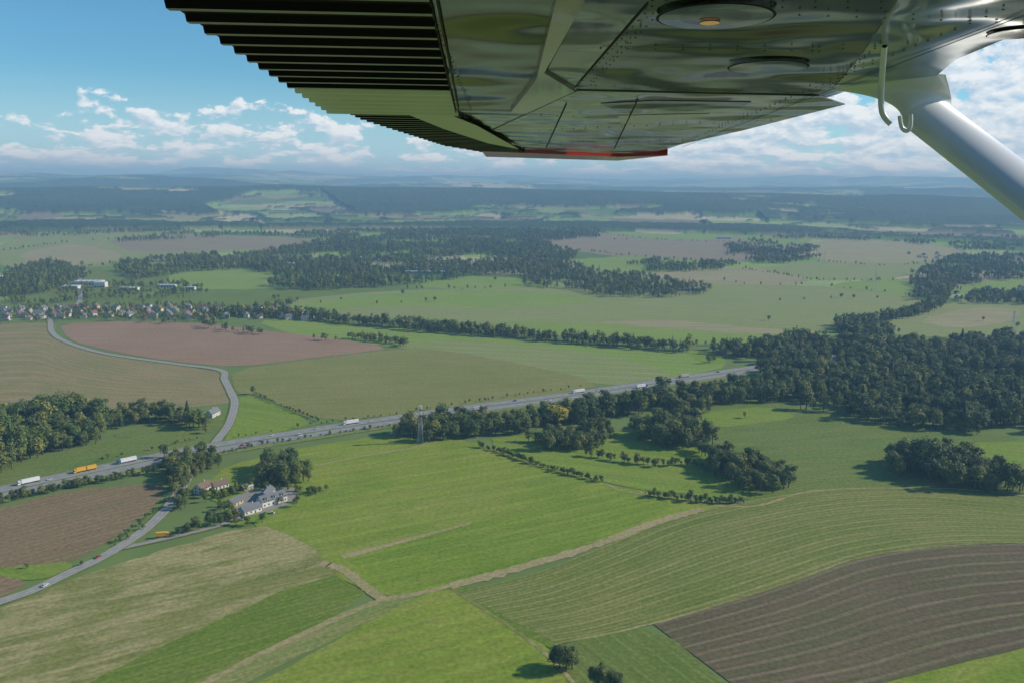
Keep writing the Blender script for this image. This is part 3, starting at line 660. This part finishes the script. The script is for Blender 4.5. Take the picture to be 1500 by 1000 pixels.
# ------------------------------------------------------------------ aircraft wing
def unit(v): return v/np.linalg.norm(v)
sv=unit(ray(699,312));PLE=5.0*unit(ray(975,226));uT=unit(ray(712,222));PTE=uT*(PLE@sv)/(uT@sv)
cv=unit(PTE-PLE);nv=unit(np.cross(sv,cv))
def WL(u,v):
    d=ray(u,v);t=(nv@PLE)/(nv@d);P=d*t-PLE;return float(P@sv),float(P@cv)
aircraft=bpy.data.objects.new('light_aircraft',None);COL.objects.link(aircraft)
mm=Matrix.Identity(4)
for i in range(3):
    mm[i][0]=sv[i];mm[i][1]=cv[i];mm[i][2]=nv[i];mm[i][3]=PLE[i]+CAM[i]
aircraft.matrix_world=mm
def lin(px):
    q=sorted(WL(*a) for a in px);xs=np.array([a for a,_ in q]);ys=np.array([b for _,b in q])
    def f(x):
        if x<xs[0]: return ys[0]+(ys[1]-ys[0])/(xs[1]-xs[0])*(x-xs[0])*.3
        return float(np.interp(x,xs,ys))
    return f
LE=lin([(975,226),(1240,150),(1400,95),(1500,58)]);HG=lin([(628,2),(640,60),(665,160),(720,203),(768,220)])
TEf=lin([(245,2),(485,165)]);TEa=lin([(515,165),(530,172),(650,211),(708,221)])
def paint(name,col,rough=.12,bump=.02,metal=0.,dirt=.3,coat=.6,spec=.6):
    mt=bpy.data.materials.new(name);n=N(mt);ob=n.n('ShaderNodeTexCoord').outputs['Object']
    f=n.noise(n.n('ShaderNodeMapping',{'Vector':ob,'Scale':(1.,3.,1)}).outputs[0],2.,6,.6);c=n.mix(n.m('MULTIPLY',f,dirt),col,tuple(x*.4 for x in col))
    bp=n.n('ShaderNodeBump',{'Strength':1.,'Distance':bump,'Height':n.noise(ob,3.5,1,.4)}).outputs[0]
    rr=n.m('ADD',n.m('MULTIPLY',n.noise(ob,9,5,.7),.1),rough-.04)
    n.out(c,rr,spec,Metallic=metal,Normal=bp,Coat_Weight=coat,Coat_Roughness=.05);return mt
m_w1=paint('wing_dark_paint',(.022,.03,.014),coat=.0,spec=.4,bump=.035);m_w2=paint('wing_grey_paint',(.07,.08,.06),.08,coat=.3,bump=.035)
m_pol=paint('polished_panel',(.42,.45,.43),.1,metal=.85,coat=.0,bump=.03,dirt=.5)
m_blk=paint('black_paint',(.004,.004,.005),.5,.003,coat=0,spec=.12)
m_bead_refl=paint('bead_painted_reflection',(.12,.13,.08),.3,.003,coat=.2,spec=.4);m_cream=paint('cream_paint',(.80,.76,.6),.4,.004,coat=0,spec=.3);m_wred=paint('tip_red',(.6,.03,.02),.3,.002);m_strut=paint('strut_white',(.74,.74,.74),.35,.001,dirt=.2)  # ridge facets: their olive reflections are put into the base colour
m_tanp=paint('tan_fairing_paint',(.38,.33,.26),.25,.004)
# main wing box
xs=np.linspace(0,-5.9,60);V=[];prof=[]
for t in np.linspace(0,1,26): prof.append((t**1.5,'lo'))
for t in np.linspace(1,0,16)[0:-1]: prof.append((t**1.5,'up'))
npf=len(prof)
for x_ in xs:
    l,h_=LE(x_),HG(x_)
    for t,k in prof:
        z=.035*max(0,1-t/.12)**2 if k=='lo' else .035+.17*(math.sqrt(max(t,0))*(1-t)*1.6+.12*min(1,t*6))
        V.append((x_,l+(h_-l)*t,z))
Fc=[];mi=[]
for i in range(len(xs)-1):
    for j in range(npf):
        a=i*npf+j;b_=i*npf+(j+1)%npf;Fc.append((a,b_,b_+npf,a+npf));mi.append(2 if j==25 else (0 if xs[i]<-1.9 or j>24 else 1))
Fc.append(tuple(range(npf)))
mi.append(1)
mkobj('wing_skin',V,Fc,[m_w1,m_w2,m_blk],idx=mi,parent=aircraft,smooth=False)
# flap / aileron with pressed ridges
def surf(name,x0,x1,TE,per,mats_fn,mats,zo=0.,hh=.011,beadw=.18):
    b=MB();x_=x0;k=0
    while x_>x1:
        for w,up,mi in((per*(1-beadw-.16),0,0),(per*.08,1,0),(per*beadw,2,1),(per*.08,3,0)):
            xa,xb=x_,x_-w;za,zb={0:(0,0),1:(0,-hh),2:(-hh,-hh),3:(-hh,0)}[up]
            ha,hb=HG(xa)-.004,HG(xb)-.004;ta,tb=TE(xa),TE(xb)
            M_=mats_fn(xa,mi)
            N_=5
            for q in range(N_):
                f0=q/N_;f1=(q+1)/N_
                b.add([(xa,ha+(ta-ha)*f0,zo+za),(xb,hb+(tb-hb)*f0,zo+zb),(xb,hb+(tb-hb)*f1,zo+zb),(xa,ha+(ta-ha)*f1,zo+za)],[(0,1,2,3)],M_)
            b.add([(xa,ta,zo+za),(xb,tb,zo+zb),(xb,tb,zo+.02),(xa,ta,zo+.02)],[(0,1,2,3)],M_)
            b.add([(xa,ha,zo+.06),(xb,hb,zo+.06),(xb,tb,zo+.021),(xa,ta,zo+.021)],[(0,1,2,3)],M_)
            b.add([(xa,ha,zo+za),(xb,hb,zo+zb),(xb,hb,zo+.06),(xa,ha,zo+.06)],[(0,1,2,3)],0)
            x_=xb
    return b.obj(name,mats,parent=aircraft)
xf=WL(485,165)[0];xbk=WL(440,128)[0]
surf('flap',xf,-5.9,TEf,.1,lambda x,mi:(0 if mi==0 else 1) if x<xbk else 2,[m_blk,m_bead_refl,m_cream],zo=-.002)
surf('aileron',-.03,xf+.01,TEa,.075,lambda x,mi:(0 if mi==0 else 1),[m_blk,m_bead_refl,m_cream],zo=-.003,hh=.008)
def plate(name,px,z0,z1,mat):
    Q=[WL(*q) for q in px];n_=len(Q);V=[(a,b_,z0) for a,b_ in Q]+[(a,b_,z1) for a,b_ in Q]
    return mkobj(name,V,[tuple(range(n_)),tuple(range(2*n_-1,n_-1,-1))]+[(i,(i+1)%n_,(i+1)%n_+n_,i+n_) for i in range(n_)],mat,parent=aircraft)
plate('aileron_cream_panel',[(600,163),(662,164),(700,180),(760,215),(715,206),(650,184)],-.014,-.0125,m_cream)
plate('wingtip_red',[(706,219),(765,221),(905,227),(978,225),(905,233),(712,227)],-.012,.03,m_wred)
plate('flap_track_fairing',[(822,-40),(872,-40),(852,0),(797,100),(842,128),(770,162),(748,160),(786,110)],-.012,0,m_tanp)
plate('wing_panel',[(872,-40),(1000,-40),(950,0),(868,98),(842,124),(802,100),(856,0)],-.004,0,m_w2)
plate('wing_panel',[(846,132),(1200,140),(1238,152),(1090,190),(980,215),(790,212),(722,190)],-.003,0,m_w2)
plate('wing_panel',[(880,150),(960,146),(1100,148),(1085,156),(900,160)],-.0045,-.003,m_w1)
plate('wing_panel',[(905,168),(1040,165),(990,176),(910,180)],-.0045,-.003,m_tanp)
plate('polished_panel',[(1222,128),(1262,80),(1340,-40),(1640,-40),(1500,44),(1400,86),(1372,110)],-.0025,0,m_pol)
# rivets and seams
b=MB()
def rivets(px1,px2,sp=.05,r=.0026):
    a=np.array(WL(*px1));c=np.array(WL(*px2));k=int(np.hypot(*(c-a))/sp)
    for i in range(k+1):
        q=a+(c-a)*i/max(1,k);V=[(q[0]+r*math.cos(t),q[1]+r*math.sin(t),-.004) for t in np.arange(0,6.28,1.047)]+[(q[0]+r*.5*math.cos(t),q[1]+r*.5*math.sin(t),-.0058) for t in np.arange(0,6.28,1.047)]
        n_=len(V)//2;b.add(V,[tuple(range(n_,2*n_))]+[(j,(j+1)%n_,(j+1)%n_+n_,j+n_) for j in range(n_)],0)
def seam(px1,px2,w=.004):
    a=np.array(WL(*px1));c=np.array(WL(*px2));t=(c-a)/np.hypot(*(c-a));n_=np.array([-t[1],t[0]])*w/2
    b.add([(*(a-n_),-.0055),(*(c-n_),-.0055),(*(c+n_),-.0055),(*(a+n_),-.0055)],[(0,1,2,3)],1)
for l_ in [((845,128),(1215,138)),((880,68),(1200,72)),((955,5),(1290,8)),((850,120),(955,5)),((866,122),(975,5)),((1000,12),(1500,30)),((1190,72),(1330,60)),((760,208),(1050,206)),((790,190),(1130,175)),((720,165),(840,170)),((1215,130),(1290,60)),((1000,208),(1470,10)),((690,160),(625,0))]:
    rivets(*l_)
for l_ in [((846,130),(1222,139)),((668,164),(846,170)),((950,0),(842,126)),((630,0),(668,164)),((668,164),(770,218)),((760,211),(1040,209)),((1000,214),(1500,18)),((880,64),(1200,69)),((800,216),(830,150)),((900,217),(935,142)),((640,-5),(672,160))]:
    seam(*l_)
b.obj('rivets_and_seams',[m_w1,m_blk],parent=aircraft)
def disc(name,u,v,r,mat,z=-.006,ring=True):
    x_,y_=WL(u,v);b=MB();n_=32
    def rg(r0,z0): return [(x_+r0*math.cos(i*6.2832/n_),y_+r0*math.sin(i*6.2832/n_),z0) for i in range(n_)]
    b.add(rg(r,z)+rg(r*.95,z-.001),[(i,(i+1)%n_,(i+1)%n_+n_,i+n_) for i in range(n_)],1);b.add(rg(r*.95,z-.001)+rg(r*.6,z-.001),[(i,(i+1)%n_,(i+1)%n_+n_,i+n_) for i in range(n_)],0)
    b.add(rg(r*.6,z-.0011),[tuple(range(n_))],2 if ring else 0);b.obj(name,[mat,m_blk,m_w1],parent=aircraft)
disc('inspection_cover',1048,20,.1,m_w2);disc('inspection_cover',1125,95,.09,m_w1);disc('inspection_cover',1490,45,.05,m_w2);disc('amber_reflection_patch',1040,26,.018,simple('painted_amber_reflection',(.8,.4,.12),.2,.6,Emission_Color=(1,.5,.15,1),Emission_Strength=.2),z=-.0085,ring=False)  # small amber disc stands in for an orange reflection, with a faint added glow
# strut with cuff
def wl3(P): P=np.array(P)-PLE;return np.array([P@sv,P@cv,P@nv])
eL=np.array([*WL(1210,134),0.]);eR=np.array([*WL(1384,112),0.])
s1=wl3(2.50*unit(ray(1358,170)));s2=wl3(2.28*unit(ray(1512,288)));s3=s2+(s2-s1)*3.5
ax=unit(s2-s1);ch=unit(np.array([0,1,0])-ax*ax[1]);th=np.cross(ax,ch);n_=32;V=[]
def ring(P_,A_,B_): return [P_+ch*A_*math.cos(i*6.28318/n_)+th*B_*math.sin(i*6.28318/n_) for i in range(n_)]
r1=ring(s1,.074,.038);c0=(eL+eR)/2;hv_=(eL-eR)/2;pv=np.array([-hv_[1],hv_[0],0]);pv=unit(pv)*.06
if pv@th<0: pv=-pv
if hv_@ch<0: hv_=-hv_
r0=[c0+hv_*math.cos(i*6.28318/n_)+pv*math.sin(i*6.28318/n_)+np.array([0,0,.004]) for i in range(n_)]
K=16
for k in range(K):
    t=(k/K)**1.7
    for a_,b_ in zip(r0,r1):
        e=1-(1-t)**2.4   # wide root fillet closing quickly onto the strut
        q=a_*(1-e)+b_*e;z=a_[2]*(1-t)+b_[2]*t
        V.append(np.array([q[0],q[1],z]))
V+=r1;V+=ring(s2,.072,.036);V+=ring(s3,.072,.036);ks=K+3
mkobj('wing_strut',V,[(k*n_+i,k*n_+(i+1)%n_,(k+1)*n_+(i+1)%n_,(k+1)*n_+i) for k in range(ks-1) for i in range(n_)],m_strut,smooth=True,parent=aircraft)
def tube(name,pts,r,mat):
    cu=bpy.data.curves.new(name,'CURVE');cu.dimensions='3D';cu.bevel_depth=r;cu.bevel_resolution=3;s=cu.splines.new('NURBS');s.points.add(len(pts)-1)
    for i,q in enumerate(pts): s.points[i].co=(*q,1)
    s.use_endpoint_u=True;s.order_u=3;cu.materials.append(mat);o=bpy.data.objects.new(name,cu);COL.objects.link(o);o.parent=aircraft
tube('fuel_vent_tube',[np.array([*WL(1296,66),0.])]+[wl3(2.15*unit(ray(*q))) for q in((1292,110),(1290,150),(1293,172),(1305,182))],.0065,m_strut)
tube('tie_down_ring',[wl3(2.3*unit(ray(*q))) for q in((1318,170),(1319,186),(1327,194),(1335,188),(1334,168))],.005,m_strut)
# ------------------------------------------------------------------ haze layer
b=MB();b.box(-58000,58000,-58000,58000,-60,480,0)
mt=bpy.data.materials.new('haze_air');n=N(mt)
HC=(.36,.66,1.,1)
v=n.n('ShaderNodeVolumeScatter',{'Color':HC,'Density':1.05e-4,'Anisotropy':0.});va=n.n('ShaderNodeVolumeAbsorption',{'Color':HC,'Density':.55e-4})
ad=n.n('ShaderNodeAddShader',{0:v.outputs[0],1:va.outputs[0]})
o=n.n('ShaderNodeOutputMaterial');n.t.links.new(ad.outputs[0],o.inputs['Volume'])
try: mt.cycles.homogeneous_volume=True
except Exception as e: print('VOL',e)
b.obj('haze',[mt])
# ------------------------------------------------------------------ light and sky
SEL=math.radians(30);SAZ=math.radians(80)  # azimuth clockwise from +Y
sd=Vector((math.sin(SAZ)*math.cos(SEL),math.cos(SAZ)*math.cos(SEL),math.sin(SEL)))
l=bpy.data.lights.new('sun','SUN');l.energy=5;l.angle=math.radians(.5);l.color=(1,.92,.78);o=bpy.data.objects.new('sun',l);COL.objects.link(o)
o.rotation_euler=sd.to_track_quat('Z','Y').to_euler()
w=bpy.data.worlds.new('World');scn.world=w;w.use_nodes=True;n=N(w)
sk=n.n('ShaderNodeTexSky',sky_type='NISHITA',sun_disc=False,sun_elevation=SEL,sun_rotation=SAZ,altitude=300,air_density=1.,dust_density=.4,ozone_density=3.).outputs[0]
dv=n.n('ShaderNodeTexCoord').outputs['Generated'];sx_=n.n('ShaderNodeSeparateXYZ',{0:dv})
az=n.m('ARCTAN2',sx_.outputs[0],sx_.outputs[1]);el=sx_.outputs[2]
def cn(dx,dy,det,off=3.3,k=1.):
    e=n.m('MAXIMUM',n.m('ADD',el,.05+dy),.012);s=n.m('LOGARITHM',e,math.e)
    v=n.n('ShaderNodeCombineXYZ',{0:n.m('MULTIPLY',n.m('ADD',az,dx),21.*k),1:n.m('MULTIPLY',s,5.0*k),2:off}).outputs[0];return n.noise(v,1.,det,.62)
n1=cn(0,0,11);n2=cn(.005,.006,7)
big=cn(0.,0,2,9.,.3)
rt=n.ramp(az,-.1,.45)
top=n.m('ADD',.08,n.m('MULTIPLY',rt,.09))
band=n.m('SUBTRACT',1.,n.ramp(n.m('SUBTRACT',el,top),-.03,.04))
cov=n.m('ADD',n.m('MULTIPLY',n.m('SUBTRACT',big,.5),.35),n.m('SUBTRACT',n.m('MULTIPLY',band,.30),.25))
cov=n.m('ADD',cov,n.m('MULTIPLY',rt,.09))
dn=n.m('ADD',n1,cov)
cl=n.ramp(dn,.50,.575)
lit=n.m('ADD',n.m('MULTIPLY',n.m('SUBTRACT',n1,n2),5.),.58,clamp=True)
ccol=n.mix(lit,(4.3,5.6,7.0),(8.7,8.9,9.0))
hz=n.m('MULTIPLY',n.m('SUBTRACT',1.,n.ramp(el,-.01,.12)),.65)
sk=n.mix(1.,sk,(.5,.92,1.08),'MULTIPLY')
s2_=n.mix(hz,sk,(5.4,7.4,8.8))
colr=n.mix(n.m('MULTIPLY',cl,.9),s2_,ccol)
bg=n.n('ShaderNodeBackground',{'Color':colr,'Strength':.115});o=n.n('ShaderNodeOutputWorld');n.t.links.new(bg.outputs[0],o.inputs[0])
scn.view_settings.view_transform='Standard';scn.view_settings.look='None';scn.view_settings.exposure=0
print('TREES',TOT[0],'tip plane h',nv@PLE,'ZK',ZK)
